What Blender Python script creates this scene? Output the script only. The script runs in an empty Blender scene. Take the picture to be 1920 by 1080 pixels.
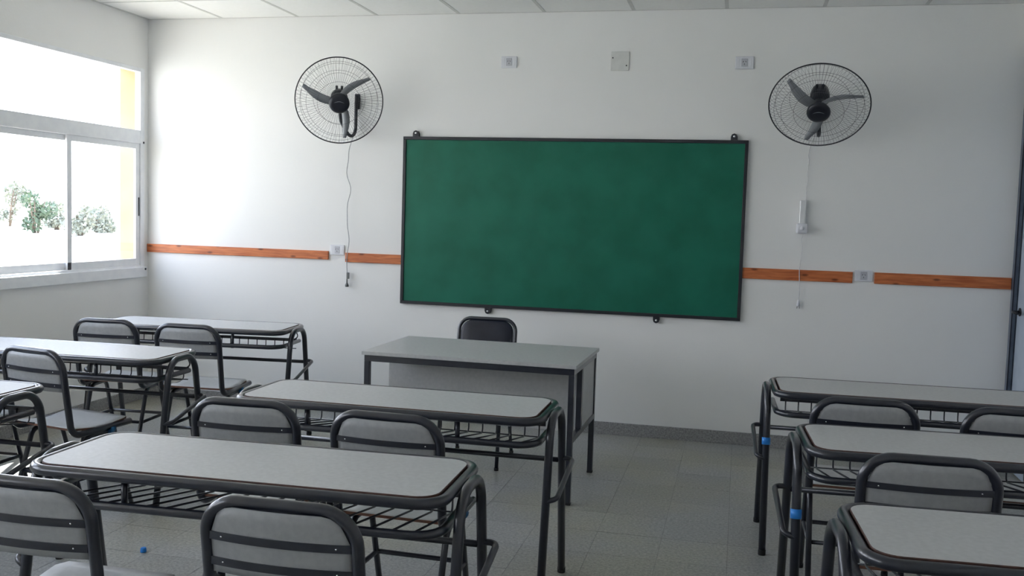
import bpy, bmesh, math, random
from mathutils import Vector, Matrix
random.seed(7)
S = bpy.context.scene
COL = S.collection
PI = math.pi

# ------------------------------------------------------------------ camera
cam_d = bpy.data.cameras.new('camera'); cam = bpy.data.objects.new('camera', cam_d); COL.objects.link(cam)
yaw, pitch, roll = -0.230562, -0.075958, 0.030150
fw = Vector((math.sin(yaw)*math.cos(pitch), math.cos(yaw)*math.cos(pitch), math.sin(pitch)))
rt = Vector((math.cos(yaw), -math.sin(yaw), 0)); up = rt.cross(fw)
rr = rt*math.cos(roll)+up*math.sin(roll); uu = -rt*math.sin(roll)+up*math.cos(roll)
M = Matrix((rr, uu, -fw)).transposed().to_4x4(); M.translation = (4.45195, -6.61502, 1.50566)
cam.matrix_world = M
cam_d.sensor_width = 36; cam_d.lens = 1809.5*36/1920; cam_d.clip_start = 0.02; cam_d.clip_end = 500
S.camera = cam

# ------------------------------------------------------------------ sky, sun, exposure
W = bpy.data.worlds.new('sky'); S.world = W; W.use_nodes = True
nt = W.node_tree; nt.nodes.clear()
out = nt.nodes.new('ShaderNodeOutputWorld'); bg = nt.nodes.new('ShaderNodeBackground')
tc = nt.nodes.new('ShaderNodeTexCoord'); sx = nt.nodes.new('ShaderNodeSeparateXYZ'); rp = nt.nodes.new('ShaderNodeValToRGB')
nt.links.new(tc.outputs['Generated'], sx.inputs[0]); nt.links.new(sx.outputs['Z'], rp.inputs[0])
rp.color_ramp.elements[0].position = 0.0; rp.color_ramp.elements[0].color = (0.98, 0.96, 1.0, 1)
rp.color_ramp.elements[1].position = 0.8; rp.color_ramp.elements[1].color = (0.64, 0.77, 1.06, 1)
nt.links.new(rp.outputs[0], bg.inputs[0]); bg.inputs[1].default_value = 7.1
nt.links.new(bg.outputs[0], out.inputs[0])
sun_d = bpy.data.lights.new('sun', 'SUN'); sun = bpy.data.objects.new('sun', sun_d); COL.objects.link(sun)
sun_d.energy = 40.0; sun_d.color = (1.0, 0.95, 0.90); sun_d.angle = math.radians(0.53)
sun.rotation_euler = Vector((1.0, -2.2, -2.4)).to_track_quat('-Z', 'Y').to_euler()
WIN_Y = [(-1.70, -0.055), (-3.75, -2.10), (-5.80, -4.15), (-7.85, -6.20)]      # window y ranges; all after the first are unseen, added to brighten the room
WZ0, WZ1 = 0.975, 2.52
for i, (a, b) in enumerate(WIN_Y):
    pd = bpy.data.lights.new('window_portal', 'AREA'); po = bpy.data.objects.new('window_portal', pd); COL.objects.link(po)
    pd.shape = 'RECTANGLE'; pd.size = WZ1-WZ0; pd.size_y = b-a; pd.cycles.is_portal = True
    po.location = (-0.225, (a+b)/2, (WZ0+WZ1)/2); po.rotation_euler = (0, -PI/2, 0)
S.view_settings.view_transform = 'Standard'; S.view_settings.look = 'None'
S.view_settings.gamma = 1; S.view_settings.use_curve_mapping = False
S.view_settings.exposure = 0.0
cy = S.cycles
cy.max_bounces = 10; cy.diffuse_bounces = 6; cy.glossy_bounces = 3; cy.transparent_max_bounces = 12
cy.caustics_reflective = False; cy.caustics_refractive = False; cy.sample_clamp_indirect = 6.0
cy.use_denoising = True

# ------------------------------------------------------------------ materials
def mat(name, color, rough=0.5, metal=0.0, spec=0.5, coat=0.0):
    m = bpy.data.materials.new(name); m.use_nodes = True
    b = m.node_tree.nodes['Principled BSDF']
    b.inputs['Base Color'].default_value = (*color, 1); b.inputs['Roughness'].default_value = rough
    b.inputs['Metallic'].default_value = metal; b.inputs['Specular IOR Level'].default_value = spec
    b.inputs['Coat Weight'].default_value = coat; b.inputs['Coat Roughness'].default_value = 0.12
    return m
def nodes(m):
    t = m.node_tree; return t, t.nodes['Principled BSDF'], (lambda k: t.nodes.new('ShaderNode'+k)), t.links.new
def noisy(m, scale, c0, c1, lo=0.35, hi=0.65, detail=4, bump=0.0, bscale=None, stretch=None, rand=0.0):
    t, b, N, L = nodes(m)
    tcn = N('TexCoord'); mp = N('Mapping'); L(tcn.outputs['Object'], mp.inputs[0])
    if stretch: mp.inputs['Scale'].default_value = stretch
    n = N('TexNoise'); n.inputs['Scale'].default_value = scale; n.inputs['Detail'].default_value = detail
    L(mp.outputs[0], n.inputs['Vector'])
    r = N('ValToRGB'); r.color_ramp.elements[0].position = lo; r.color_ramp.elements[1].position = hi
    r.color_ramp.elements[0].color = (*c0, 1); r.color_ramp.elements[1].color = (*c1, 1)
    L(n.outputs['Fac'], r.inputs[0]); last = r.outputs[0]
    if rand:
        oi = N('ObjectInfo'); hs = N('HueSaturation'); mr = N('MapRange')
        mr.inputs['To Min'].default_value = 1-rand; mr.inputs['To Max'].default_value = 1+rand
        L(oi.outputs['Random'], mr.inputs['Value']); L(mr.outputs[0], hs.inputs['Value']); L(last, hs.inputs['Color']); last = hs.outputs[0]
    L(last, b.inputs['Base Color'])
    if bump:
        n2 = N('TexNoise'); n2.inputs['Scale'].default_value = bscale or scale*4; n2.inputs['Detail'].default_value = 3
        L(tcn.outputs['Object'], n2.inputs['Vector'])
        bp = N('Bump'); bp.inputs['Strength'].default_value = bump; bp.inputs['Distance'].default_value = 0.004
        L(n2.outputs['Fac'], bp.inputs['Height']); L(bp.outputs[0], b.inputs['Normal'])
    return m
M_wall = noisy(mat('wall_paint', (.8, .8, .78), .55, spec=.3), 1.2, (.85, .852, .846), (.87, .87, .865), bump=.12, bscale=60)
M_reveal = noisy(mat('yellow_exterior_paint', (.8, .6, .25), .7), 3, (.36, .275, .15), (.42, .325, .185))
M_ceil = noisy(mat('ceiling_tile', (.8, .8, .76), .8, spec=.2), 30, (.87, .872, .85), (.89, .89, .875), bump=.3, bscale=180, rand=.02)
M_grid = noisy(mat('ceiling_grid', (.6, .6, .58), .5), 20, (.56, .57, .55), (.62, .62, .60))
M_board = noisy(mat('chalkboard_green', (.02, .13, .08), .46, spec=.28), 4, (.006, .125, .078), (.009, .150, .098), detail=6, bump=.05, bscale=300)
M_steel = noisy(mat('charcoal_enamel', (.02, .022, .03), .30, spec=.5, coat=.55), 25, (.011, .014, .024), (.016, .019, .031), bump=.03, bscale=90)
M_bframe = noisy(mat('board_frame_enamel', (.012, .014, .02), .45), 20, (.010, .012, .018), (.016, .018, .025))
M_lam = noisy(mat('grey_laminate', (.5, .51, .5), .44, spec=.36), 60, (.48, .49, .497), (.53, .54, .547), detail=8, bump=.02, bscale=500)
M_lam2 = noisy(mat('grey_laminate_chair', (.42, .43, .43), .42, spec=.4), 60, (.43, .44, .445), (.47, .48, .485), detail=8)
M_lamb = noisy(mat('grey_laminate_backrest', (.36, .37, .38), .42, spec=.4), 60, (.335, .345, .355), (.375, .385, .395), detail=8)
M_blue2 = noisy(mat('teal_blue_plastic', (.02, .13, .3), .4), 30, (.012, .105, .25), (.02, .14, .32))
M_edge = noisy(mat('brown_plywood_edge', (.25, .09, .05), .6), 40, (.11, .05, .034), (.23, .10, .062), stretch=(1, 1, 8))
M_dedge = noisy(mat('dark_brown_desk_edge', (.06, .03, .02), .6), 40, (.045, .02, .016), (.095, .038, .028), stretch=(1, 1, 8))
M_tlam = noisy(mat('teacher_desk_laminate', (.4, .4, .4), .42, spec=.4), 50, (.44, .45, .455), (.49, .495, .50), detail=8)
M_vinyl = noisy(mat('black_vinyl', (.012, .014, .03), .38, spec=.42), 12, (.007, .009, .020), (.011, .014, .029), bump=.12, bscale=140)
M_alu = noisy(mat('white_aluminium', (.8, .82, .85), .32, spec=.5), 15, (.82, .84, .88), (.87, .89, .92))
M_dark = noisy(mat('dark_plastic', (.02, .022, .028), .4), 30, (.017, .018, .024), (.026, .028, .034))
M_rubber = noisy(mat('black_rubber', (.012, .012, .012), .7), 30, (.010, .010, .010), (.016, .016, .016))
M_fan = noisy(mat('fan_black_plastic', (.012, .014, .022), .35), 30, (.010, .012, .02), (.015, .017, .026))
M_fanwire = noisy(mat('fan_wire_enamel', (.03, .032, .035), .4), 30, (.07, .075, .085), (.10, .105, .115))
M_blade = noisy(mat('grey_blade_plastic', (.16, .17, .18), .35), 10, (.24, .255, .28), (.31, .325, .35))
M_white = noisy(mat('white_plastic', (.75, .75, .77), .3), 20, (.72, .73, .78), (.77, .78, .83))
M_plate = noisy(mat('blank_plate_plastic', (.7, .7, .68), .45), 20, (.66, .665, .65), (.72, .725, .71))
M_ins = noisy(mat('socket_insert_plastic', (.5, .51, .56), .35), 20, (.47, .48, .54), (.54, .55, .60))
M_hole = mat('socket_hole', (.01, .01, .012), .7)
M_chrome = noisy(mat('bright_screw_metal', (.8, .8, .8), .25, metal=1), 50, (.72, .72, .72), (.82, .82, .82))
M_blue = noisy(mat('blue_plastic', (.02, .25, .75), .35), 30, (.015, .20, .68), (.03, .28, .80))
M_cord = noisy(mat('white_cord', (.7, .7, .7), .5), 40, (.66, .66, .67), (.74, .74, .74))
M_cordg = noisy(mat('grey_cord', (.4, .41, .43), .5), 40, (.36, .37, .39), (.44, .45, .47))
M_plug = noisy(mat('grey_plug', (.16, .17, .17), .5), 40, (.14, .15, .15), (.19, .20, .20))
M_granite = noisy(mat('grey_granite_skirting', (.2, .2, .2), .5), 90, (.19, .19, .195), (.40, .40, .40), lo=.3, hi=.7, detail=6)
M_jamb = noisy(mat('blue_grey_door_steel', (.10, .13, .18), .35), 12, (.085, .11, .16), (.12, .15, .20))
M_jambd = noisy(mat('dark_door_edge', (.012, .016, .03), .5), 12, (.010, .014, .028), (.016, .02, .034))  # dark tone of the thin strips along the jamb edges
M_door = noisy(mat('pale_blue_door_paint', (.45, .52, .62), .4), 8, (.42, .49, .59), (.47, .54, .64))
M_grass = noisy(mat('dry_grass_ground', (.4, .36, .2), .9), .8, (.42, .42, .37), (.55, .53, .48), detail=8)
M_leaf = noisy(mat('shrub_leaf', (.07, .11, .06), .6), 4, (.05, .085, .045), (.10, .15, .085), rand=.25)
M_leafp = noisy(mat('pale_hazed_leaf', (.2, .22, .17), .6), 4, (.17, .19, .15), (.26, .27, .21), rand=.25)  # leaf colour lightened to copy the hazy, overexposed look outdoors
M_bark = noisy(mat('shrub_bark', (.12, .09, .07), .9), 12, (.09, .07, .05), (.16, .12, .09))

def make_wood():
    m = mat('orange_varnished_pine', (.5, .16, .06), .38, spec=.4)
    t, b, N, L = nodes(m)
    tcn = N('TexCoord'); mp = N('Mapping'); mp.inputs['Scale'].default_value = (1.3, 1, 16); L(tcn.outputs['Object'], mp.inputs[0])
    n = N('TexNoise'); n.inputs['Scale'].default_value = 4; n.inputs['Detail'].default_value = 8; n.inputs['Distortion'].default_value = .8
    L(mp.outputs[0], n.inputs['Vector'])
    r = N('ValToRGB'); r.color_ramp.elements[0].position = .3; r.color_ramp.elements[1].position = .7
    r.color_ramp.elements[0].color = (.40, .095, .030, 1); r.color_ramp.elements[1].color = (.68, .22, .075, 1)
    L(n.outputs['Fac'], r.inputs[0])
    v = N('TexVoronoi'); v.inputs['Scale'].default_value = 1.0
    v.voronoi_dimensions = '2D'; sp = N('SeparateXYZ'); cb = N('CombineXYZ'); L(tcn.outputs['Object'], sp.inputs[0]); L(sp.outputs['X'], cb.inputs['X']); L(sp.outputs['Z'], cb.inputs['Y'])
    mp2 = N('Mapping'); mp2.inputs['Scale'].default_value = (4.6, 12, 1); L(cb.outputs[0], mp2.inputs[0]); L(mp2.outputs[0], v.inputs['Vector'])
    k = N('ValToRGB'); k.color_ramp.elements[0].position = .05; k.color_ramp.elements[1].position = .13
    k.color_ramp.elements[0].color = (.25, .2, .18, 1); k.color_ramp.elements[1].color = (1, 1, 1, 1)
    L(v.outputs['Distance'], k.inputs[0])
    mx = N('MixRGB'); mx.blend_type = 'MULTIPLY'; mx.inputs[0].default_value = .85
    L(r.outputs[0], mx.inputs[1]); L(k.outputs[0], mx.inputs[2]); L(mx.outputs[0], b.inputs['Base Color'])
    return m
M_wood = make_wood()

def make_terrazzo():
    m = mat('grey_terrazzo', (.3, .3, .29), .38, spec=.45)
    t, b, N, L = nodes(m)
    g = N('NewGeometry')
    n = N('TexNoise'); n.inputs['Scale'].default_value = 75; n.inputs['Detail'].default_value = 6; n.inputs['Roughness'].default_value = .75
    L(g.outputs['Position'], n.inputs['Vector'])
    r = N('ValToRGB'); r.color_ramp.elements[0].position = .36; r.color_ramp.elements[1].position = .64
    r.color_ramp.elements[0].color = (.22, .225, .215, 1); r.color_ramp.elements[1].color = (.45, .45, .435, 1)
    L(n.outputs['Fac'], r.inputs[0])
    n2 = N('TexNoise'); n2.inputs['Scale'].default_value = 1.4; n2.inputs['Detail'].default_value = 3; L(g.outputs['Position'], n2.inputs['Vector'])
    r2 = N('ValToRGB'); r2.color_ramp.elements[0].position = .42; r2.color_ramp.elements[1].position = .62
    r2.color_ramp.elements[0].color = (.97, .98, 1.0, 1); r2.color_ramp.elements[1].color = (1.0, .98, .86, 1); L(n2.outputs['Fac'], r2.inputs[0])
    mx = N('MixRGB'); mx.blend_type = 'MULTIPLY'; mx.inputs[0].default_value = 1; L(r.outputs[0], mx.inputs[1]); L(r2.outputs[0], mx.inputs[2])
    oi = N('ObjectInfo'); hs = N('HueSaturation'); mr = N('MapRange')
    mr.inputs['To Min'].default_value = .93; mr.inputs['To Max'].default_value = 1.07
    L(oi.outputs['Random'], mr.inputs['Value']); L(mr.outputs[0], hs.inputs['Value']); L(mx.outputs[0], hs.inputs['Color'])
    L(hs.outputs[0], b.inputs['Base Color'])
    return m
M_floor = make_terrazzo()
M_grout = noisy(mat('floor_grout', (.16, .16, .15), .8), 20, (.20, .20, .195), (.25, .25, .24))

def make_glass():
    m = bpy.data.materials.new('window_glass'); m.use_nodes = True
    t = m.node_tree; t.nodes.clear()
    o = t.nodes.new('ShaderNodeOutputMaterial'); mixn = t.nodes.new('ShaderNodeMixShader')
    tr = t.nodes.new('ShaderNodeBsdfTransparent'); gl = t.nodes.new('ShaderNodeBsdfGlossy'); fr = t.nodes.new('ShaderNodeFresnel')
    tr.inputs[0].default_value = (.96, .98, .985, 1); gl.inputs['Roughness'].default_value = .01; fr.inputs[0].default_value = 1.45
    ge = t.nodes.new('ShaderNodeNewGeometry'); inv = t.nodes.new('ShaderNodeMath'); inv.operation = 'SUBTRACT'; inv.inputs[0].default_value = 1.0
    mu = t.nodes.new('ShaderNodeMath'); mu.operation = 'MULTIPLY'
    t.links.new(ge.outputs['Backfacing'], inv.inputs[1]); t.links.new(fr.outputs[0], mu.inputs[0]); t.links.new(inv.outputs[0], mu.inputs[1])
    t.links.new(mu.outputs[0], mixn.inputs[0]); t.links.new(tr.outputs[0], mixn.inputs[1]); t.links.new(gl.outputs[0], mixn.inputs[2])
    t.links.new(mixn.outputs[0], o.inputs[0])
    return m
M_glass = make_glass()
def make_clear():
    m = mat('clear_white_plastic', (.72, .73, .75), .12, spec=.6, coat=.6); return m
M_clear = make_clear()

# ------------------------------------------------------------------ mesh helpers
def bx(bm, x0, x1, y0, y1, z0, z1, bev=0.0, mi=0):
    vs = [bm.verts.new((x, y, z)) for x in (x0, x1) for y in (y0, y1) for z in (z0, z1)]
    fs = [(0, 1, 3, 2), (4, 6, 7, 5), (0, 4, 5, 1), (2, 3, 7, 6), (0, 2, 6, 4), (1, 5, 7, 3)]
    faces = [bm.faces.new([vs[i] for i in f]) for f in fs]
    for f in faces: f.material_index = mi
    if bev:
        es = list({e for f in faces for e in f.edges})
        bmesh.ops.bevel(bm, geom=es, offset=bev, segments=2, affect='EDGES', profile=.5)
    return faces
def fillet(pts, radii, closed=False, n=7):
    P = [Vector(p) for p in pts]; o = []; N = len(P)
    for i, p in enumerate(P):
        r = radii[i] if isinstance(radii, (list, tuple)) else radii
        if (not closed and i in (0, N-1)) or r <= 0: o.append(p); continue
        a = (P[i-1]-p); b = (P[(i+1) % N]-p); la, lb = a.length, b.length; a.normalize(); b.normalize()
        ang = a.angle(b)
        if ang > PI-.02: o.append(p); continue
        d = min(r/math.tan(ang/2), la*.499, lb*.499); r2 = d*math.tan(ang/2)
        c = p+(a+b).normalized()*(r2/math.sin(ang/2)); s = p+a*d-c; e = p+b*d-c
        ax = s.cross(e).normalized(); th = s.angle(e)
        for k in range(n+1): o.append(c+Matrix.Rotation(th*k/n, 3, ax) @ s)
    return o
def tube(bm, pts, r, seg=10, closed=False, cap=True, mi=0):
    P = [Vector(p) for p in pts]; N = len(P)
    tang = []
    for i in range(N):
        if closed: t = P[(i+1) % N]-P[i-1]
        else: t = P[min(i+1, N-1)]-P[max(i-1, 0)]
        tang.append(t.normalized())
    ref = Vector((0, 0, 1)) if abs(tang[0].z) < .9 else Vector((1, 0, 0))
    nrm = (ref-tang[0]*ref.dot(tang[0])).normalized()
    fr = [nrm]
    for i in range(1, N):
        q = tang[i-1].rotation_difference(tang[i]); n2 = q @ fr[-1]; n2 = (n2-tang[i]*n2.dot(tang[i])).normalized(); fr.append(n2)
    tw = 0
    if closed:
        q = tang[-1].rotation_difference(tang[0]); e = q @ fr[-1]
        tw = e.angle(fr[0])*(1 if e.cross(fr[0]).dot(tang[0]) > 0 else -1) if e.angle(fr[0]) > 1e-4 else 0
    rings = []
    for i in range(N):
        b = tang[i].cross(fr[i]); a0 = tw*i/N if closed else 0
        ra = r[i] if isinstance(r, (list, tuple)) else r
        rings.append([bm.verts.new(P[i]+(fr[i]*math.cos(2*PI*k/seg+a0)+b*math.sin(2*PI*k/seg+a0))*ra) for k in range(seg)])
    for i in range(N if closed else N-1):
        A, B = rings[i], rings[(i+1) % N]
        for k in range(seg):
            f = bm.faces.new((A[k], A[(k+1) % seg], B[(k+1) % seg], B[k])); f.smooth = True; f.material_index = mi
    if not closed and cap:
        bm.faces.new(rings[0][::-1]).material_index = mi; bm.faces.new(rings[-1]).material_index = mi
def lathe(bm, prof, seg=24, M=None, mi=0, smooth=True):
    M = M or Matrix()
    rings = []
    for r, z in prof:
        if r < 1e-6: rings.append([bm.verts.new(M @ Vector((0, 0, z)))])
        else: rings.append([bm.verts.new(M @ Vector((r*math.cos(2*PI*k/seg), r*math.sin(2*PI*k/seg), z))) for k in range(seg)])
    for A, B in zip(rings, rings[1:]):
        for k in range(seg):
            a = [A[k % len(A)], A[(k+1) % len(A)]] if len(A) > 1 else [A[0]]
            b = [B[(k+1) % len(B)], B[k % len(B)]] if len(B) > 1 else [B[0]]
            if len(a)+len(b) >= 3:
                f = bm.faces.new(a+b); f.smooth = smooth; f.material_index = mi
def prism(bm, poly, y0, y1, mi=0, mside=None):
    """poly = (x,z) outline extruded along y"""
    A = [bm.verts.new((x, y0, z)) for x, z in poly]; B = [bm.verts.new((x, y1, z)) for x, z in poly]; n = len(poly)
    bm.faces.new(A).material_index = mi; bm.faces.new(B[::-1]).material_index = mi
    for i in range(n):
        f = bm.faces.new((A[i], B[i], B[(i+1) % n], A[(i+1) % n])); f.material_index = mi if mside is None else mside
def obj(name, bm, m, parent=None, loc=None):
    me = bpy.data.meshes.new(name)
    bmesh.ops.recalc_face_normals(bm, faces=bm.faces[:])
    bm.to_mesh(me); bm.free()
    for mm in (m if isinstance(m, (list, tuple)) else [m]): me.materials.append(mm)
    o = bpy.data.objects.new(name, me); COL.objects.link(o)
    if parent is not None: o.parent = parent
    if loc: o.location = loc
    return o
def B_(): return bmesh.new()
def thing(name, label, cat, loc=(0, 0, 0), rz=0, group=None):
    o = bpy.data.objects.new(name, None); COL.objects.link(o); o.empty_display_size = .1
    o.location = loc; o.rotation_euler = (0, 0, rz); tag(o, label, cat, group); return o
def tag(o, label, cat, group=None):
    o['label'] = label; o['category'] = cat
    if group: o['group'] = group
    return o
def struct(name, bm, m, parent=None):
    o = obj(name, bm, m, parent)
    if parent is None: o['kind'] = 'structure'
    return o
def kids(o): return KID.get(o.name, [])
def dup(root, loc, rz, label):
    r = root.copy(); COL.objects.link(r); r.location = loc; r.rotation_euler = (0, 0, rz); r['label'] = label
    for ch in [c for c in list(root.children)]:
        c = ch.copy(); COL.objects.link(c); c.parent = r
        for g in list(ch.children):
            d = g.copy(); COL.objects.link(d); d.parent = c
    return r

# ------------------------------------------------------------------ room shell
XR, YB, H, TH = 6.19, -9.0, 2.90, 0.205
# floor: recessed grout bed and terrazzo tiles
b = B_(); bx(b, -TH, XR+TH, YB-TH, TH, -.12, -.0015); floor = struct('floor', b, M_grout)
T = .305
def tile_mesh(w, d):
    q = B_(); bx(q, 0, w, 0, d, -.012, 0); return q
stuff = B_(); ntile = 0; shared = None
ix0 = math.floor((0-3.85)/T); ix1 = math.ceil((XR-3.85)/T)
iy0 = math.floor((YB+1.18)/T); iy1 = math.ceil((0+1.18)/T)
for ix in range(ix0, ix1):
    for iy in range(iy0, iy1):
        x0, x1 = 3.85+ix*T, 3.85+(ix+1)*T; y0, y1 = -1.18+iy*T, -1.18+(iy+1)*T
        x0c, x1c, y0c, y1c = max(x0, 0), min(x1, XR), max(y0, YB), min(y1, 0)
        if x1c-x0c < .01 or y1c-y0c < .01: continue
        g = .0009; full = (x0 >= 0 and x1 <= XR and y1 <= 0 and y0 >= YB)
        vis = (x0 > 1.7 and y0 > -4.35) or (y0 > -2.45)
        if vis and ntile < 296:
            dz = random.uniform(-.0003, .0003)
            if full:
                if shared is None:
                    o = obj('floor_tile', tile_mesh(T-2*g, T-2*g), M_floor, floor); shared = o.data
                else:
                    o = bpy.data.objects.new('floor_tile', shared); COL.objects.link(o); o.parent = floor
            else:
                o = obj('floor_tile', tile_mesh(x1c-x0c-2*g, y1c-y0c-2*g), M_floor, floor)
            o.location = (x0c+g, y0c+g, dz); ntile += 1
        else:
            bx(stuff, x0c+g, x1c-g, y0c+g, y1c-g, -.012, 0)
o = obj('floor_tiles', stuff, M_floor, floor); o['kind'] = 'stuff'
# ceiling: grid + 61 cm lay-in tiles
b = B_()
CT = .612
bx(b, -TH, XR+TH, YB-TH, TH, H+.02, H+.15)
ceil = struct('ceiling', b, M_grid)
b = B_()
for i in range(0, 12):
    x = .0+i*CT+.012
    if x < XR: bx(b, x-.012 if i else 0, x+.012, YB, 0, H-.004, H+.02)
for j in range(0, 16):
    y = -j*CT*.96
    if y > YB: bx(b, 0, XR, y-.012, y+.012 if j else 0, H-.0035, H+.0195)
obj('ceiling_grid', b, M_grid, ceil)
tm = None
for i in range(0, 11):
    for j in range(0, 16):
        x0, x1 = i*CT+.024, min((i+1)*CT, XR); y1, y0 = -j*CT*.96-.012, max(-(j+1)*CT*.96+.012, YB)
        if x1-x0 < .03 or y1-y0 < .03: continue
        q = B_(); bx(q, x0, x1, y0, y1, H-.002, H+.014); obj('ceiling_tile', q, M_ceil, ceil)
# walls
b = B_(); bx(b, -TH, XR+TH, 0, TH, -.12, H+.15); struct('wall_front', b, M_wall)
b = B_(); bx(b, -TH, XR+TH, YB-TH, YB, -.12, H+.15); struct('wall_back', b, M_wall)
b = B_(); bx(b, XR, XR+TH, YB, 0, -.12, H+.15); struct('wall_right', b, M_wall)
b = B_()
ys = [YB]+[v for p in sorted(WIN_Y) for v in p]+[0]
for k in range(0, len(ys), 2): bx(b, -TH, 0, ys[k], ys[k+1], WZ0, WZ1)
bx(b, -TH, 0, YB, 0, -.12, WZ0); bx(b, -TH, 0, YB, 0, WZ1, H+.15)
for f in b.faces:
    c = f.calc_center_median()
    if c.x < -.01 and not (c.y > -.001 or c.y < YB+.001): f.material_index = 1
struct('wall_left', b, [M_wall, M_reveal])
# skirting
BH = .087
b = B_(); bx(b, 0, XR, -.012, 0, 0, BH, .002); struct('baseboard_front', b, M_granite)
b = B_(); bx(b, 0, .012, YB, -.012, 0, BH, .002); struct('baseboard_left', b, M_granite)
b = B_(); bx(b, XR-.012, XR, YB, -1.12, 0, BH, .002); struct('baseboard_right', b, M_granite)
# orange chair rail planks on the front wall
for n, (x0, x1, z0, z1) in enumerate([(0.0, 1.506, 1.134, 1.197), (1.640, 2.074, 1.122, 1.190), (4.473, 5.172, 1.128, 1.200), (5.306, 6.118, 1.130, 1.203)]):
    b = B_(); bx(b, x0, x1, -.016, 0, z0, z1, .003); struct('trim_%d' % (n+1), b, M_wood)

# ------------------------------------------------------------------ windows
def make_window(k, y0, y1):
    fx0, fx1 = -.044, .006
    b = B_()
    bx(b, fx0, fx1, y1-.048, y1, WZ0, WZ1, .003)                 # right jamb (towards front wall)
    bx(b, fx0, fx1, y0, y0+.048, WZ0, WZ1, .003)
    bx(b, fx0, fx1, y0+.048, y1-.048, WZ1-.03, WZ1, .003)
    bx(b, fx0, fx1, y0+.048, y1-.048, WZ0, WZ0+.062, .003)
    bx(b, fx0, fx1, y0+.048, y1-.048, 1.955, 2.055, .003)        # transom
    w = struct('window_%d' % k, b, M_alu)
    b = B_(); bx(b, 0, .022, y0-.02, y1+.012, WZ0-.03, WZ0+.045, .003); obj('window_sill', b, M_alu, w)
    b = B_(); bx(b, -.022, -.016, y0+.046, y1-.046, 2.053, WZ1-.028); obj('upper_glass_pane', b, M_glass, w)
    ym = (y0+y1)/2
    def sash(name, a, c, x0, x1):
        s = .046; z0, z1 = WZ0+.062, 1.955
        q = B_()
        bx(q, x0, x1, a, a+s, z0, z1, .002); bx(q, x0, x1, c-s, c, z0, z1, .002)
        bx(q, x0, x1, a+s, c-s, z0, z0+.05, .002); bx(q, x0, x1, a+s, c-s, z1-.04, z1, .002)
        so = obj(name, q, M_alu, w)
        q = B_(); xm = (x0+x1)/2; bx(q, xm-.002, xm+.002, a+s-.003, c-s+.003, z0+.048, z1-.038); obj('glass_pane', q, M_glass, so)
        return so
    s1 = sash('sliding_sash', ym-.035, y1-.048, -.022, -.004)
    sash('sliding_sash', y0+.048, ym+.035, -.042, -.024)
    q = B_(); bx(q, -.004, .0, y1-.066, y1-.053, 1.41, 1.55, .002); h = obj('sash_handle', q, M_dark, s1); h['label'] = 'dark recessed pull handle'
    q = B_(); bx(q, -.0045, .002, ym-.036, ym-.004, WZ0+.062, WZ0+.112, .002); h = obj('sash_corner', q, M_dark, s1); h['label'] = 'dark plastic sash corner'
    for z in (WZ0+.03, 1.965):
        q = B_(); lathe(q, [(0, 0), (.008, 0), (.008, .005), (.005, .007), (0, .007)], 10, Matrix.Translation((.005 if z > 1.2 else .022, y1-.012, z)) @ Matrix.Rotation(PI/2, 4, 'Y')); obj('screw_cap', q, M_dark, w)
for k, (a, c) in enumerate(WIN_Y): make_window(k+1, a, c)

# ------------------------------------------------------------------ door at the right
b = B_()
bx(b, 6.122, 6.146, -.055, 0, 0, H-.30, .003, 0)
bx(b, 6.146, XR, -.05, 0, 0, H-.30, .003, 0)
bx(b, 6.13, XR, -1.07, -1.01, 0, H-.30, .003, 0)
bx(b, 6.13, XR, -1.01, -.055, 2.10, 2.16, .003, 0)
bx(b, 6.13, XR, -1.01, -.055, 2.54, H-.30, .003, 0)
for x in (6.1205, 6.170):
    bx(b, x, x+.006, -.0575, -.049, 0, H-.30, 0, 1)
d1 = struct('door_1', b, [M_jamb, M_jambd])
b = B_(); bx(b, 6.150, 6.185, -1.008, -.062, .01, 2.098, .002); leaf = obj('door_leaf', b, M_door, d1)
b = B_(); bx(b, 6.155, 6.180, -1.008, -.062, 2.162, 2.538, .002); obj('transom_panel', b, M_door, d1)
b = B_(); bx(b, 6.158, 6.178, -.062, -.054, .93, 1.02, .001); obj('strike_plate', b, M_dark, d1)
b = B_()
tube(b, fillet([(6.150, -.13, 1.0), (6.105, -.13, 1.0), (6.105, -.24, 1.0)], .012), .009, 8)
lathe(b, [(0, 0), (.026, 0), (.026, -.006), (0, -.006)], 16, Matrix.Translation((6.150, -.13, 1.0)) @ Matrix.Rotation(PI/2, 4, 'Y'))
obj('door_handle', b, M_dark, leaf)

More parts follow.
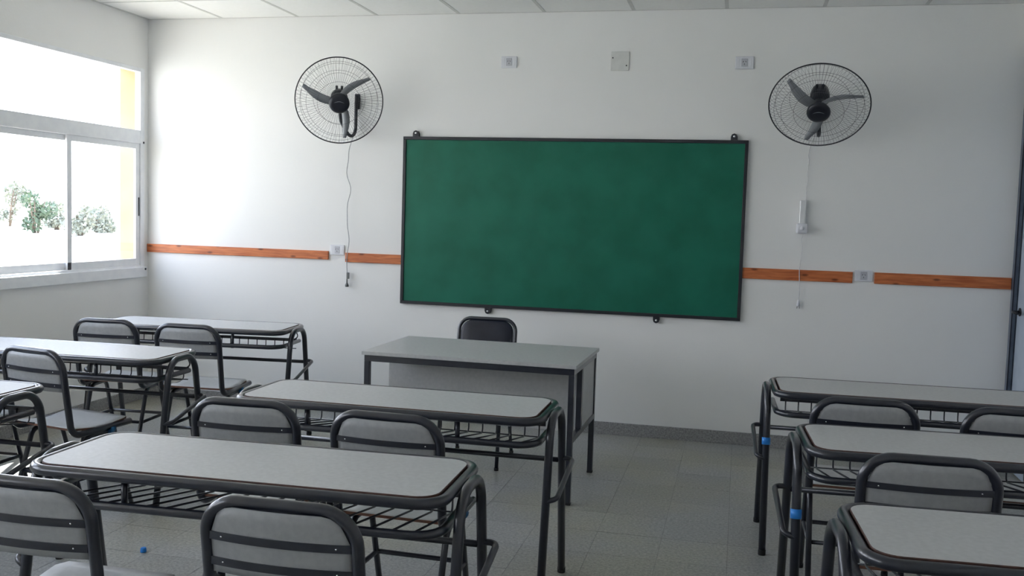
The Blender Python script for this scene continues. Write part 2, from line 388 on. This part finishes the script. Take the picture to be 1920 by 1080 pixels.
# ------------------------------------------------------------------ outdoors
b = B_(); NG = 48; gv = []
def gz(x, y):
    d = max(0, min(1, (-x-3.5)/6)); return -.5+1.25*d*d*(3-2*d)+.05*math.sin(x*1.3)*math.cos(y*.9)*d
for i in range(NG+1):
    row = []
    for k in range(NG+1):
        x = -.207-(i/NG)**2*140; y = -50+150*k/NG; row.append(b.verts.new((x, y, gz(x, y) if i else -.5)))
    gv.append(row)
for i in range(NG):
    for k in range(NG): f = b.faces.new((gv[i][k], gv[i][k+1], gv[i+1][k+1], gv[i+1][k])); f.smooth = True
struct('ground', b, M_grass)
def shrub(x, y, h, r, label, seed, lm):
    rnd = random.Random(seed)
    t = thing('shrub', label, 'shrub', (x, y, gz(x, y)-.03), 0, 'shrubs beyond the window')
    q = B_()
    for k in range(3):
        a = rnd.uniform(0, 6.3); tube(q, [(.04*math.cos(a), .04*math.sin(a), -.05), (.25*r*math.cos(a), .25*r*math.sin(a), h*.4), (.5*r*math.cos(a), .5*r*math.sin(a), h*.75)], [.03, .022, .012], 6)
    obj('trunk', q, M_bark, t)
    q = B_()
    blobs = [(rnd.gauss(0, .45)*r, rnd.gauss(0, .45)*r, h*rnd.uniform(.22, .8), rnd.uniform(.3, .5)*r) for _ in range(9)]
    for i in range(900):
        bxx, byy, bzz, br = rnd.choice(blobs)
        v = Vector((rnd.gauss(0, 1), rnd.gauss(0, 1), rnd.gauss(0, 1))).normalized()*br*rnd.uniform(.6, 1.05)
        p = Vector((bxx, byy, bzz))+v
        if p.z < .06: continue
        s = rnd.uniform(.03, .07); a = Vector((rnd.gauss(0, 1), rnd.gauss(0, 1), rnd.gauss(0, 1))).normalized(); c = a.orthogonal().normalized()
        vs = [q.verts.new(p+a*s), q.verts.new(p+c*s*.5), q.verts.new(p-a*s), q.verts.new(p-c*s*.5)]
        q.faces.new(vs)
    f = obj('foliage', q, lm, t); f['kind'] = 'stuff'
shrub(-11.5, 12.7, 1.05, .42, 'darkest leafy shrub outside, left of the window stile', 1, M_leaf)
shrub(-15.6, 16.6, 1.35, .50, 'pale shrub outside at the left edge of the photo', 2, M_leafp)
shrub(-12.9, 15.2, .85, .36, 'small shrub outside just behind the window stile', 3, M_leafp)
shrub(-10.1, 12.4, .75, .45, 'low shrub outside right of the window stile', 4, M_leafp)
shrub(-11.2, 14.6, .60, .42, 'lowest shrub outside beside the yellow window reveal', 5, M_leafp)

# ------------------------------------------------------------------ chalkboard
bd = thing('chalkboard', 'large green chalkboard in a dark frame on the front wall', 'chalkboard', (2.075, 0, .841))
BW, BHt = 2.40, 1.198
b = B_(); bx(b, .02, BW-.02, -.020, -.006, .02, BHt-.02); obj('writing_surface', b, M_board, bd)
b = B_()
for (x0, x1, z0, z1) in ((0, BW, 0, .022), (0, BW, BHt-.022, BHt), (0, .022, .022, BHt-.022), (BW-.022, BW, .022, BHt-.022)):
    bx(b, x0, x1, -.028, -.002, z0, z1, .002)
obj('frame', b, M_bframe, bd)
def lug(x, z, s):
    q = B_()
    pts = [(x-.022, z-.012*s), (x+.022, z-.012*s), (x+.022, z+.022*s)]+[(x+.022*math.cos(a), z+s*(.022+.022*math.sin(a))) for a in (PI/4, PI/2, 3*PI/4)]+[(x-.022, z+.022*s)]
    prism(q, pts if s > 0 else pts[::-1], -.0275, -.0)
    l = obj('mounting_lug', q, M_bframe, bd)
    q = B_(); lathe(q, [(0, .006), (.006, .004), (.009, 0), (.009, -.002), (0, -.002)], 12, Matrix.Translation((x, -.0275, z+.024*s)) @ Matrix.Rotation(PI/2, 4, 'X')); obj('lug_screw', q, M_chrome, l)
lug(.093, BHt, 1); lug(2.306, BHt, 1); lug(.658, 0, -1); lug(1.844, 0, -1)

# ------------------------------------------------------------------ wall plates
def socket(x, z, w, h, label, slots=True, group='white electrical outlets on the front wall'):
    t = thing('wall_outlet', label, 'outlet', (x, 0, z), 0, group)
    q = B_(); bx(q, -w/2, w/2, -.011, 0, -h/2, h/2, .004); obj('cover_plate', q, M_white, t)
    q = B_(); bx(q, -.020, .020, -.0135, -.010, -.026, .026, .002); ins = obj('socket_insert', q, M_ins, t)
    q = B_()
    for (cx, cz, a) in ((-.008, .006, .5), (.008, .006, -.5), (0, -.010, 0)):
        dx, dz = .004*math.sin(a), .004*math.cos(a)
        tube(q, [(cx-dx, -.0138, cz-dz), (cx+dx, -.0138, cz+dz)], .0016, 6)
    obj('socket_slots', q, M_hole, ins)
    for sx in (-1, 1):
        q = B_(); bx(q, sx*w*.33-.006, sx*w*.33+.006, -.0125, -.010, -.028, .028, .001); obj('blank_module', q, M_white, t)
socket(1.574, 1.208, .112, .074, 'white outlet between the two orange planks left of the chalkboard')
socket(5.240, 1.178, .112, .074, 'white outlet between the two orange planks right of the chalkboard')
socket(2.832, 2.560, .112, .080, 'white outlet high on the wall above the chalkboard, left one')
socket(4.424, 2.546, .118, .082, 'white outlet high on the wall above the chalkboard, next to right fan')
t = thing('junction_box_cover', 'plain white square cover plate high above the middle of the chalkboard', 'cover plate', (3.604, 0, 2.562))
q = B_(); bx(q, -.062, .062, -.008, 0, -.064, .064, .003); obj('plate', q, M_plate, t)
for (sx, sz) in ((-.050, .022), (.044, -.030)):
    q = B_(); lathe(q, [(0, .003), (.004, .002), (.005, 0), (0, 0)], 8, Matrix.Translation((sx, -.008, sz)) @ Matrix.Rotation(PI/2, 4, 'X')); obj('plate_screw', q, M_dark, t)

# ------------------------------------------------------------------ wall fans
def make_fan(label, wall, head, az, tilt, spin, cord, plug_parts, cordmat):
    """wall = mount point, head = ring centre, az = facing azimuth, tilt = downward tilt"""
    t = thing('wall_fan', label, 'fan', wall, 0, 'black wall fans beside the chalkboard')
    wv = Vector(wall); hv = Vector(head)-wv
    n = Vector((math.sin(az)*math.cos(tilt), -math.cos(az)*math.cos(tilt), -math.sin(tilt)))
    r = n.cross(Vector((0, 0, 1))).normalized()*-1; u = n.cross(r); 
    if u.z < 0: u = -u
    if r.x < 0: r = -r
    R = Matrix((r, u, n)).transposed().to_4x4()
    Hm = Matrix.Translation(hv) @ R
    RR = .297
    P = lambda x, y, z: Hm @ Vector((x, y, z))
    # wall base and bent arm
    q = B_(); bx(q, -.020, .020, -.016, 0, -.060, .050, .006); obj('wall_base', q, M_fan, t)
    mback = P(0, 0, -.165)
    q = B_()
    tube(q, fillet([(0, -.020, .03), (0, -.032, -.02), (0, -.034, -.235), (0, mback.y*.62, -.275), (mback.x*.8, mback.y*.95, -.16), tuple(P(0, -.03, -.13))], .07), .0125, 10)
    obj('bent_arm', q, M_fan, t)
    q = B_(); lathe(q, [(0, -.185), (.035, -.18), (.052, -.16), (.058, -.12), (.060, -.075), (.045, -.06), (0, -.06)], 24, Hm)
    mo = obj('motor_housing', q, M_fan, t)
    q = B_()
    for sx in (-.018, .018): lathe(q, [(0, .0), (.009, 0), (.009, .022), (.006, .026), (0, .026)], 10, Hm @ Matrix.Translation((sx, .055, -.11)) @ Matrix.Rotation(-PI/2, 4, 'X'))
    obj('oscillation_knob', q, M_fan, mo)
    # guard
    q = B_(); tube(q, [P(RR*math.cos(a), RR*math.sin(a), 0) for a in [2*PI*k/72 for k in range(72)]], .0042, 8, closed=True); obj('guard_rim', q, M_fan, t)
    prof_f = lambda s: (.062+(RR-.062)*s, .078*math.sqrt(max(0, 1-(.06+.94*s)**2.6)))
    prof_b = lambda s: (.058+(RR-.058)*s, -.075*math.sqrt(max(0, 1-(.05+.95*s)**3)))
    q = B_()
    NW = 84
    for side, pf in ((0, prof_f), (1, prof_b)):
        for k in range(NW if side == 0 else 60):
            a = 2*PI*k/(NW if side == 0 else 60)+.02*side
            pts = []
            for s in (0, .3, .6, .82, .94, 1):
                rad, z = pf(s); aa = a+(.0 if side else .10*(1-s)); pts.append(P(rad*math.cos(aa), rad*math.sin(aa), z))
            tube(q, pts, .00065, 4, cap=False)
        for s in ((.36, .68, .86) if side == 0 else (.5, .85)):
            rad, z = pf(s); tube(q, [P(rad*math.cos(2*PI*k/48), rad*math.sin(2*PI*k/48), z) for k in range(48)], .0010, 5, closed=True)
    g = obj('guard_wires', q, M_fanwire, t); g['kind'] = 'stuff'
    q = B_(); lathe(q, [(0, .090), (.045, .089), (.062, .084), (.070, .074), (.070, .066), (0, .066)], 32, Hm); bdg = obj('hub_badge', q, M_fan, t)
    q = B_(); tube(q, [P(-.035+.07*k/8, .004+.010*math.sin(PI*k/8), .0885) for k in range(9)], [.0008, .0016, .0022, .0026, .0026, .0024, .002, .0014, .0008], 6); e = obj('badge_mark', q, M_blade, bdg); e['label'] = 'pale curved maker mark'
    q = B_(); lathe(q, [(0, .030), (.03, .028), (.036, .018), (.036, -.03), (0, -.03)], 20, Hm); obj('rotor_hub', q, M_fan, t)
    for k in range(3):
        a0 = spin+k*2*PI/3; q = B_(); N = 12; A = []; Bv = []
        for i in range(N+1):
            s = i/N; rad = .034+(.262-.034)*s; ang = a0+math.radians(26)*(1-s)**1.3
            wdt = (.016+.015*math.sin(PI*min(1, s*1.05+.12))**.8)*(1 if s < .93 else .75)
            tw = math.radians(34-14*s)
            c = Vector((rad*math.cos(ang), rad*math.sin(ang), 0)); tdir = Vector((-math.sin(ang), math.cos(ang), 0))
            off = tdir*wdt*math.cos(tw)+Vector((0, 0, 1))*wdt*math.sin(tw)
            A.append((c+off, c-off))
        rows = [[q.verts.new(Hm @ (p+Vector((0, 0, dz)))) for p in (pa, pb)] for pa, pb in A for dz in (.0015,)]
        rows2 = [[q.verts.new(Hm @ (p+Vector((0, 0, -.0015)))) for p in (pa, pb)] for pa, pb in A]
        for i in range(N):
            f = q.faces.new((rows[i][0], rows[i][1], rows[i+1][1], rows[i+1][0])); f.smooth = True
            f = q.faces.new((rows2[i][0], rows2[i+1][0], rows2[i+1][1], rows2[i][1])); f.smooth = True
            q.faces.new((rows[i][0], rows[i+1][0], rows2[i+1][0], rows2[i][0])); q.faces.new((rows[i][1], rows2[i][1], rows2[i+1][1], rows[i+1][1]))
        q.faces.new((rows[0][0], rows2[0][0], rows2[0][1], rows[0][1])); q.faces.new((rows[N][0], rows[N][1], rows2[N][1], rows2[N][0]))
        obj('blade', q, M_blade, t)
    cl = [Vector(c)-wv for c in cord]
    q = B_(); tube(q, cl, .0028, 6); co = obj('power_cord', q, cordmat, t)
    if plug_parts:
        x, z = cl[-1].x, cl[-1].z; y = cl[-1].y
        q = B_(); bx(q, x-.002, x+.016, y-.008, y+.008, z-.045, z+.002, .002); e = obj('cord_clip', q, M_plug, co); e['label'] = 'grey strap on the cord'
        q = B_(); lathe(q, [(0, 0), (.005, 0), (.006, -.03), (.013, -.045), (.013, -.058), (0, -.06)], 12, Matrix.Translation((x, y, z-.045))); e = obj('plug', q, M_plug, co); e['label'] = 'grey mains plug hanging down'
    return t
def wavy(x, z0, z1, y, amp, n, seed, xe=None):
    rnd = random.Random(seed); o = []; ph = rnd.uniform(0, 6)
    for i in range(n+1):
        s = i/n; xx = x+((xe-x)*s if xe is not None else 0)
        o.append((xx+amp*math.sin(ph+s*17)*(1-.7*s)+amp*.5*math.sin(2*ph+s*31)*(1-s), y, z0+(z1-z0)*s))
    return o
make_fan('black wall fan left of the chalkboard, facing the room almost straight', (1.712, 0, 2.29), (1.728, -.37, 2.248),
         math.radians(24), math.radians(19), math.radians(39), [(1.722, -.06, 2.06), (1.690, -.03, 2.03)]+wavy(1.660, 2.00, 1.045, -.026, .017, 46, 3, 1.664), True, M_cordg)
make_fan('black wall fan right of the chalkboard, head tipped far downward', (4.905, 0, 2.33), (4.880, -.40, 2.222),
         math.radians(-5), math.radians(41), math.radians(14), [(4.892, -.06, 2.08), (4.870, -.02, 2.02)]+wavy(4.862, 1.98, 1.652, -.016, .003, 20, 5, 4.856), False, M_cord)
# fan speed regulator on the wall
t = thing('fan_regulator', 'white fan speed control box on the wall below the right fan', 'control box', (4.838, 0, 1.55))
q = B_(); bx(q, -.020, .020, -.042, 0, -.050, .105, .006); obj('body', q, M_clear, t)
q = B_(); bx(q, -.034, .034, -.060, 0, -.112, -.045, .010); obj('lower_housing', q, M_white, t)
q = B_(); lathe(q, [(0, .014), (.012, .014), (.014, 0), (0, 0)], 14, Matrix.Translation((0, -.060, -.078)) @ Matrix.Rotation(PI/2, 4, 'X')); obj('knob', q, M_white, t)
q = B_(); tube(q, [(.010, -.03, -.110), (.008, -.02, -.13)]+[(.004+.008*math.sin(i*.45)*(1-i/22), -.02, -.15-.40*i/20) for i in range(21)], .0026, 6); co = obj('power_cord', q, M_cord, t)
q = B_(); lathe(q, [(0, .01), (.006, .008), (.009, -.008), (.011, -.03), (.008, -.034), (0, -.034)], 12, Matrix.Translation((.004, -.02, -.555))); obj('plug', q, M_white, co)
q = B_()
for dx in (-.005, .005): tube(q, [(.004+dx, -.02, -.588), (.004+dx*1.6, -.02, -.605)], .0016, 6)
obj('plug_pins', q, M_dark, co)

# ------------------------------------------------------------------ student desks
HX, HY, TZ, TR = .6225, .2235, .732, .016       # tube centre-line half sizes, height
def rrect(hx, hy, r, n=7):
    o = []
    for cx, cy_, a0 in ((hx-r, hy-r, 0), (-hx+r, hy-r, PI/2), (-hx+r, -hy+r, PI), (hx-r, -hy+r, 3*PI/2)):
        for k in range(n+1): o.append((cx+r*math.cos(a0+PI/2*k/n), cy_+r*math.sin(a0+PI/2*k/n)))
    return o
def make_desk(label):
    t = thing('student_desk', label, 'desk', group='two-seat student desks')
    q = B_(); pl = rrect(HX-.0165, HY-.0165, .064)
    A = [q.verts.new((x, y, .728)) for x, y in pl]; Bv = [q.verts.new((x, y, .7455)) for x, y in pl]
    pi_ = rrect(HX-.0185, HY-.0185, .062); C = [q.verts.new((x, y, .748)) for x, y in pi_]
    n = len(pl)
    q.faces.new(A[::-1]).material_index = 1; q.faces.new(C)
    for i in range(n):
        j = (i+1) % n
        q.faces.new((A[i], A[j], Bv[j], Bv[i])).material_index = 1; q.faces.new((Bv[i], Bv[j], C[j], C[i])).material_index = 1
    obj('desktop', q, [M_lam, M_dedge], t)
    q = B_(); tube(q, [(x, y, TZ) for x, y in rrect(HX, HY, .078)], TR, 10, closed=True); obj('top_rim_tube', q, M_steel, t)
    LX = .6555
    for s in (-1, 1):
        q = B_(); tube(q, fillet([(s*LX, -.245, .008), (s*LX, -.118, .734), (s*LX, .118, .734), (s*LX, .245, .008)], .10, n=9), TR, 10); lg = obj('leg_frame', q, M_steel, t)
        for y in (-.2455, .2455):
            q = B_(); lathe(q, [(0, 0), (.0165, 0), (.0172, .003), (.0172, .022), (.0165, .024), (0, .024)], 12, Matrix.Translation((s*LX, y, 0))); obj('foot_cap', q, M_rubber, lg)
        yf = .152; yn = -.172
        q = B_(); tube(q, fillet([(s*LX, yf, .515), (s*(LX+.048), yf+.006, .514), (s*(LX+.040), yn+.010, .437), (s*LX, yn-.006, .425)], .026), .0105, 8); obj('side_bar', q, M_steel, t)
    q = B_(); tube(q, fillet([(.617, .135, .645), (.617, -.222, .645), (-.617, -.222, .645), (-.617, .135, .645)], .085), .0135, 8); obj('basket_rail', q, M_steel, t)
    q = B_(); bx(q, -.575, .575, .206, .212, .628, .648, .001)
    for s in (-1, 1): tube(q, fillet([(s*.55, .209, .635), (s*.585, .209, .66), (s*.56, .205, .722)], .02), .004, 6)
    obj('basket_rear_rail', q, M_steel, t)
    q = B_(); tube(q, [(-.575, .200, .583), (.575, .200, .583)], .0028, 6); obj('basket_long_wire', q, M_steel, t)
    w0 = None
    for i in range(19):
        x = -.549+.061*i
        if w0 is None:
            q = B_(); tube(q, fillet([(0, .2035, .640), (0, .202, .580), (0, -.214, .650)], .018, n=4), .0032, 6); w0 = obj('basket_wire', q, M_steel, t); w0.location = (x, 0, 0)
        else:
            c = w0.copy(); COL.objects.link(c); c.parent = t; c.location = (x, 0, 0)
    for x, y in ((-.31, -.205), (.31, -.205)):
        q = B_(); tube(q, [(x, y, .722), (x, y, .628)], .0095, 8)
        obj('basket_hanger', q, M_steel, t)
    q = B_(); tube(q, [(-.6555, .158, .505), (.6555, .158, .505)], .011, 8); obj('cross_bar', q, M_steel, t)
    return t
DESKS = [  # x, y, rot, label
 (1.0868, -1.0547, .1067, 'student desk at front left, nearest the window corner of the room'),
 (1.0741, -2.3055, .0433, 'sunlit student desk, second from the front in the window column'),
 (1.0650, -3.4300, .0200, 'student desk mostly cut off by the left edge of the photo'),
 (3.1242, -2.9222, .0076, 'student desk standing in front of the teacher desk'),
 (3.0816, -4.0239, .0343, 'nearest middle-column desk, two chair backs overlapping it at the photo bottom'),
 (5.2605, -1.9141, .0291, 'front-most desk on the right side, granite skirting behind its blue-banded leg'),
 (5.3299, -3.0114, .0501, 'second desk from the front on the right side, with blue-banded leg'),
 (5.3832, -4.0583, .0530, 'nearest student desk, in the bottom right corner of the photo')]
desk0 = make_desk(DESKS[0][3]); desks = []
for i, (x, y, r, l) in enumerate(DESKS):
    if i == 0: d = desk0; d.location = (x, y, 0); d.rotation_euler = (0, 0, r)
    else: d = dup(desk0, (x, y, 0), r, l)
    desks.append(d)
for i in (5, 6):
    q = B_(); z0 = .492; k = lambda z: -.245+.127*(z-.008)/.714
    tube(q, [(-.6555, k(.488), .488), (-.6555, k(.520), .520)], .0195, 12); o = obj('leg_band', q, M_blue, desks[i]); o['label'] = 'bright blue band round the leg'

# ------------------------------------------------------------------ student chairs
def bow(x, d=.020, hw=.189): return -d*(1-(x/hw)**2)
def make_chair(label):
    t = thing('student_chair', label, 'chair', group='student chairs with grey laminate seats')
    HW = .189; ZT, ZS = .8245, .443
    q = B_()
    tube(q, fillet([(HW, .175, ZS+.008), (HW, -.165, ZS-.006), (HW, -.222, ZT), (-HW, -.222, ZT), (-HW, -.165, ZS-.006), (-HW, .175, ZS+.008)], [0, .055, .085, .085, .055, 0], n=9), .0155, 10)
    obj('back_and_seat_frame', q, M_steel, t)
    ybk = lambda z: -.165-.057*(z-ZS)/(ZT-ZS)
    # backrest panel (bowed)
    q = B_(); N = 16; z0, z1, rc = .645, ZT-.010, .070; rows = []
    xs = [-.175+.35*i/N for i in range(N+1)]
    for dy in (-.0045, .0045):
        row = []
        for z_i in range(7):
            line = []
            for x in xs:
                zt = z1
                e = abs(x)-(.175-rc)
                if e > 0: zt = z1-rc+math.sqrt(max(0, rc*rc-e*e))
                zz = z0+(zt-z0)*z_i/6
                line.append(q.verts.new((x, ybk(zz)+bow(x)+dy+.001, zz)))
            row.append(line)
        rows.append(row)
    for s, row in enumerate(rows):
        for j in range(6):
            for i in range(N): f = q.faces.new((row[j][i], row[j][i+1], row[j+1][i+1], row[j+1][i])); f.smooth = True
    A, Bq = rows
    for j in range(6):
        for i in (0, N): q.faces.new((A[j][i], A[j+1][i], Bq[j+1][i], Bq[j][i])).material_index = 1
    for i in range(N):
        for j in (0, 6): q.faces.new((A[j][i], Bq[j][i], Bq[j][i+1], A[j][i+1])).material_index = 1
    obj('backrest', q, [M_lamb, M_steel], t)
    for zc in (.738, .674):
        q = B_(); L = []
        for i in range(17):
            x = -HW+.012+(2*HW-.024)*i/16
            L.append([q.verts.new((x, ybk(zc)+bow(x)-.0045+dy, zc+dz)) for dy, dz in ((-.0035, -.0095), (-.0035, .0095), (.001, .0095), (.001, -.0095))])
        for a, c in zip(L, L[1:]):
            for k in range(4): q.faces.new((a[k], a[(k+1) % 4], c[(k+1) % 4], c[k]))
        q.faces.new(L[0]); q.faces.new(L[-1][::-1])
        st = obj('back_strap', q, M_steel, t)
        for x in (-.143, .143):
            q = B_(); lathe(q, [(0, .0025), (.002, .002), (.0032, 0), (0, 0)], 8, Matrix.Translation((x, ybk(zc)+bow(x)-.008, zc)) @ Matrix.Rotation(PI/2, 4, 'X')); obj('rivet', q, M_chrome, st)
    # seat
    q = B_(); NX, NY = 8, 10; top = []; bot = []
    for j in range(NY+1):
        y = -.168+.338*j/NY; s = j/NY; rowt = []; rowb = []
        for i in range(NX+1):
            hw = .1895 if s < .9 else .1895-.02*(s-.9)/.1
            x = -hw+2*hw*i/NX
            z = .4645-.016*math.sin(PI*min(1, s*1.1))*(1-.55*(x/.19)**2)+.004*math.cos(s*2*PI)
            z += .004 if abs(x) < .17 else 0.004
            rowt.append(q.verts.new((x, y, z))); rowb.append(q.verts.new((x, y, z-.010)))
        top.append(rowt); bot.append(rowb)
    for j in range(NY):
        for i in range(NX):
            f = q.faces.new((top[j][i], top[j][i+1], top[j+1][i+1], top[j+1][i])); f.smooth = True
            f = q.faces.new((bot[j][i], bot[j+1][i], bot[j+1][i+1], bot[j][i+1])); f.smooth = True; f.material_index = 1
        for i in (0, NX): q.faces.new((top[j][i], top[j+1][i], bot[j+1][i], bot[j][i])).material_index = 1
    for i in range(NX):
        for j in (0, NY): q.faces.new((top[j][i], bot[j][i], bot[j][i+1], top[j][i+1])).material_index = 1
    obj('seat', q, [M_lam2, M_edge], t)
    # side leg frames, blue bands, stretcher ring
    LX = .175
    for s in (-1, 1):
        q = B_(); tube(q, fillet([(s*LX, -.205, .006), (s*LX, -.075, .418), (s*LX, .080, .423), (s*LX, .205, .006)], .05, n=7), .0118, 9); lg = obj('leg_frame', q, M_steel, t)
        for y in (-.2055, .2055):
            q = B_(); lathe(q, [(0, 0), (.0135, 0), (.0142, .004), (.0142, .018), (.0125, .020), (0, .020)], 10, Matrix.Translation((s*LX, y, 0))); obj('foot_cap', q, M_rubber, lg)
        q = B_(); tube(q, [(s*.184, .045, .434), (s*.184, .073, .4345)], .0225, 12); o = obj('blue_band', q, M_blue2, t); o['label'] = 'blue plastic band joining leg and seat rail'
    q = B_(); zr = .225
    yy = .205-.11*(zr-.006)/.412
    yb = -.205+.14*(zr-.006)/.408
    tube(q, fillet([(LX, yb, zr), (LX, yy, zr), (-LX, yy, zr), (-LX, yb, zr)], .02), .0095, 8); obj('stretcher', q, M_steel, t)
    q = B_(); tube(q, [(-LX, yb, zr), (LX, yb, zr)], .0090, 8); obj('rear_stretcher', q, M_steel, t)
    return t
CHAIRS = [
 (.919, -1.780, .09, 'left chair at the front left desk beside the window corner'),
 (1.453, -1.793, .05, 'right chair at the front left desk beside the window corner'),
 (.820, -2.900, .03, 'chair hidden at the left edge, beside the sunlit window-column desk'),
 (1.340, -2.880, -.20, 'chair at the far left behind the sunlit desk, seat and blue band showing'),
 (2.798, -3.596, .05, 'left chair of the pair behind the desk facing the teacher desk'),
 (3.336, -3.635, -.03, 'right chair of the pair behind the desk facing the teacher desk'),
 (2.785, -4.655, .0, 'chair in the bottom left corner of the photo, partly cut off'),
 (3.452, -4.625, .01, 'nearest chair at bottom centre, overlapping the big middle desk'),
 (4.952, -2.715, .01, 'left chair at the front right desk, behind second right desk'),
 (5.500, -2.715, .01, 'right chair at the front right desk, cut by the photo edge'),
 (5.026, -3.623, .03, 'chair on the right side, back rising behind the nearest desk')]
ch0 = make_chair(CHAIRS[0][3])
for i, (x, y, r, l) in enumerate(CHAIRS):
    # (x, y) is the middle of the top of the back
    loc = (x-.222*math.sin(r), y+.222*math.cos(r), 0)
    if i == 0: ch0.location = loc; ch0.rotation_euler = (0, 0, r)
    else: dup(ch0, loc, r, l)

# ------------------------------------------------------------------ teacher desk and chair
t = thing('teacher_desk', 'grey laminate teacher desk with square black steel frame under the chalkboard', 'desk', (3.0746, -1.3708, 0), -.0184)
TL, TW, TZt = 1.190, .728, .740
q = B_(); bx(q, -TL/2, TL/2, -TW/2, TW/2, TZt-.020, TZt, .0015); obj('desktop', q, M_tlam, t)
hx, hy, s = TL/2-.012, TW/2-.010, .030
q = B_()
for (x0, x1, y0, y1) in ((-hx, hx, -hy, -hy+s), (-hx, hx, hy-s, hy), (-hx, -hx+s, -hy+s, hy-s), (hx-s, hx, -hy+s, hy-s)): bx(q, x0, x1, y0, y1, TZt-.055, TZt-.020, .002)
obj('apron_frame', q, M_steel, t)
for sx in (-1, 1):
    for sy in (-1, 1):
        q = B_(); x0, x1 = (hx-s, hx) if sx > 0 else (-hx, -hx+s); y0, y1 = (hy-s, hy) if sy > 0 else (-hy, -hy+s)
        bx(q, x0, x1, y0, y1, .012, TZt-.055, .002); lg = obj('leg', q, M_steel, t)
        q = B_(); bx(q, x0-.001, x1+.001, y0-.001, y1+.001, 0, .014, .002); obj('foot_cap', q, M_rubber, lg)
    x0, x1 = (hx-s, hx) if sx > 0 else (-hx, -hx+s)
    q = B_(); bx(q, x0, x1, -hy+s, hy-s, .325, .355, .002); obj('side_rail', q, M_steel, t)
    if sx < 0: continue
    yu = -.095
    q = B_(); bx(q, x0, x1, yu-.02, yu+.02, .355, TZt-.055, .002); obj('side_upright', q, M_steel, t)
    q = B_(); xm = (x0+x1)/2; bx(q, xm-.008, xm+.008, yu+.02, hy-s, .355, TZt-.055); obj('side_panel', q, M_tlam, t)
q = B_(); bx(q, -hx+s, hx-s, -.058, -.042, .325, TZt-.055); obj('modesty_panel', q, M_tlam, t)

t = thing('teacher_chair', 'black padded chair with tube frame tucked behind the teacher desk', 'chair', (2.930, -.980, 0), .02)
# local: faces -y (towards the class)
q = B_(); HWc = .182
pts = fillet([(HWc, -.215, .012), (HWc, -.150, .440), (HWc, .165, .455), (HWc, .235, .845), (-HWc, .235, .845), (-HWc, .165, .455), (-HWc, -.150, .440), (-HWc, -.215, .012)], [0, .05, .05, .075, .075, .05, .05, 0], n=8)
tube(q, pts, .0115, 10); obj('frame', q, M_steel, t)
for sx in (-1, 1):
    q = B_(); tube(q, [(sx*(HWc-.018), .10, .440), (sx*(HWc-.005), .225, .012)], .0110, 9); obj('rear_leg', q, M_steel, t)
    for y in (-.215, .225):
        q = B_(); xx = sx*(HWc if y < 0 else HWc-.005); lathe(q, [(0, 0), (.0135, 0), (.014, .016), (0, .016)], 10, Matrix.Translation((xx, y, 0))); obj('foot_cap', q, M_rubber, t)
yb = lambda z: .165+.070*(z-.455)/.39
q = B_(); xs = 12
def pad(q, w, h, rc, tk, f):
    """rounded pad with puffed faces; f maps (u,v,w) to a point"""
    outl = [(x, y) for x, y in rrect(w, h, rc, 6)]
    rings = []
    for sc, d in ((1.0, 0), (1.0, .35), (.97, .7), (.90, .92), (.6, 1.0)):
        rings.append([(x*sc if abs(x) < 1 else x, y*sc, d) for x, y in outl])
    for sgn in (1, -1):
        prev = None
        for rg in rings:
            cur = [q.verts.new(f(x, y, sgn*d*tk)) for x, y, d in rg]
            if prev:
                for i in range(len(cur)):
                    j = (i+1) % len(cur); fc = q.faces.new((prev[i], prev[j], cur[j], cur[i])); fc.smooth = True
            prev = cur
        fc = q.faces.new(prev); fc.smooth = True
pad(q, .168, .135, .070, .020, lambda u, v, w: Vector((u, yb(.700+v)+w+.0, .700+v)))
bmesh.ops.remove_doubles(q, verts=q.verts[:], dist=.0002); obj('back_pad', q, M_vinyl, t)
q = B_(); pad(q, .186, .185, .06, .024, lambda u, v, w: Vector((u, v+.0, .476+w)))
bmesh.ops.remove_doubles(q, verts=q.verts[:], dist=.0002); obj('seat_pad', q, M_vinyl, t)

# ------------------------------------------------------------------ blue cap on the floor
q = B_(); lathe(q, [(0, 0), (.013, 0), (.0135, .003), (.0125, .016), (.010, .020), (.004, .021), (0, .019)], 14)
o = obj('bottle_cap', q, M_blue, None, (1.999, -3.0, .0004)); tag(o, 'small blue plastic cap lying on the floor under the middle desk', 'cap')
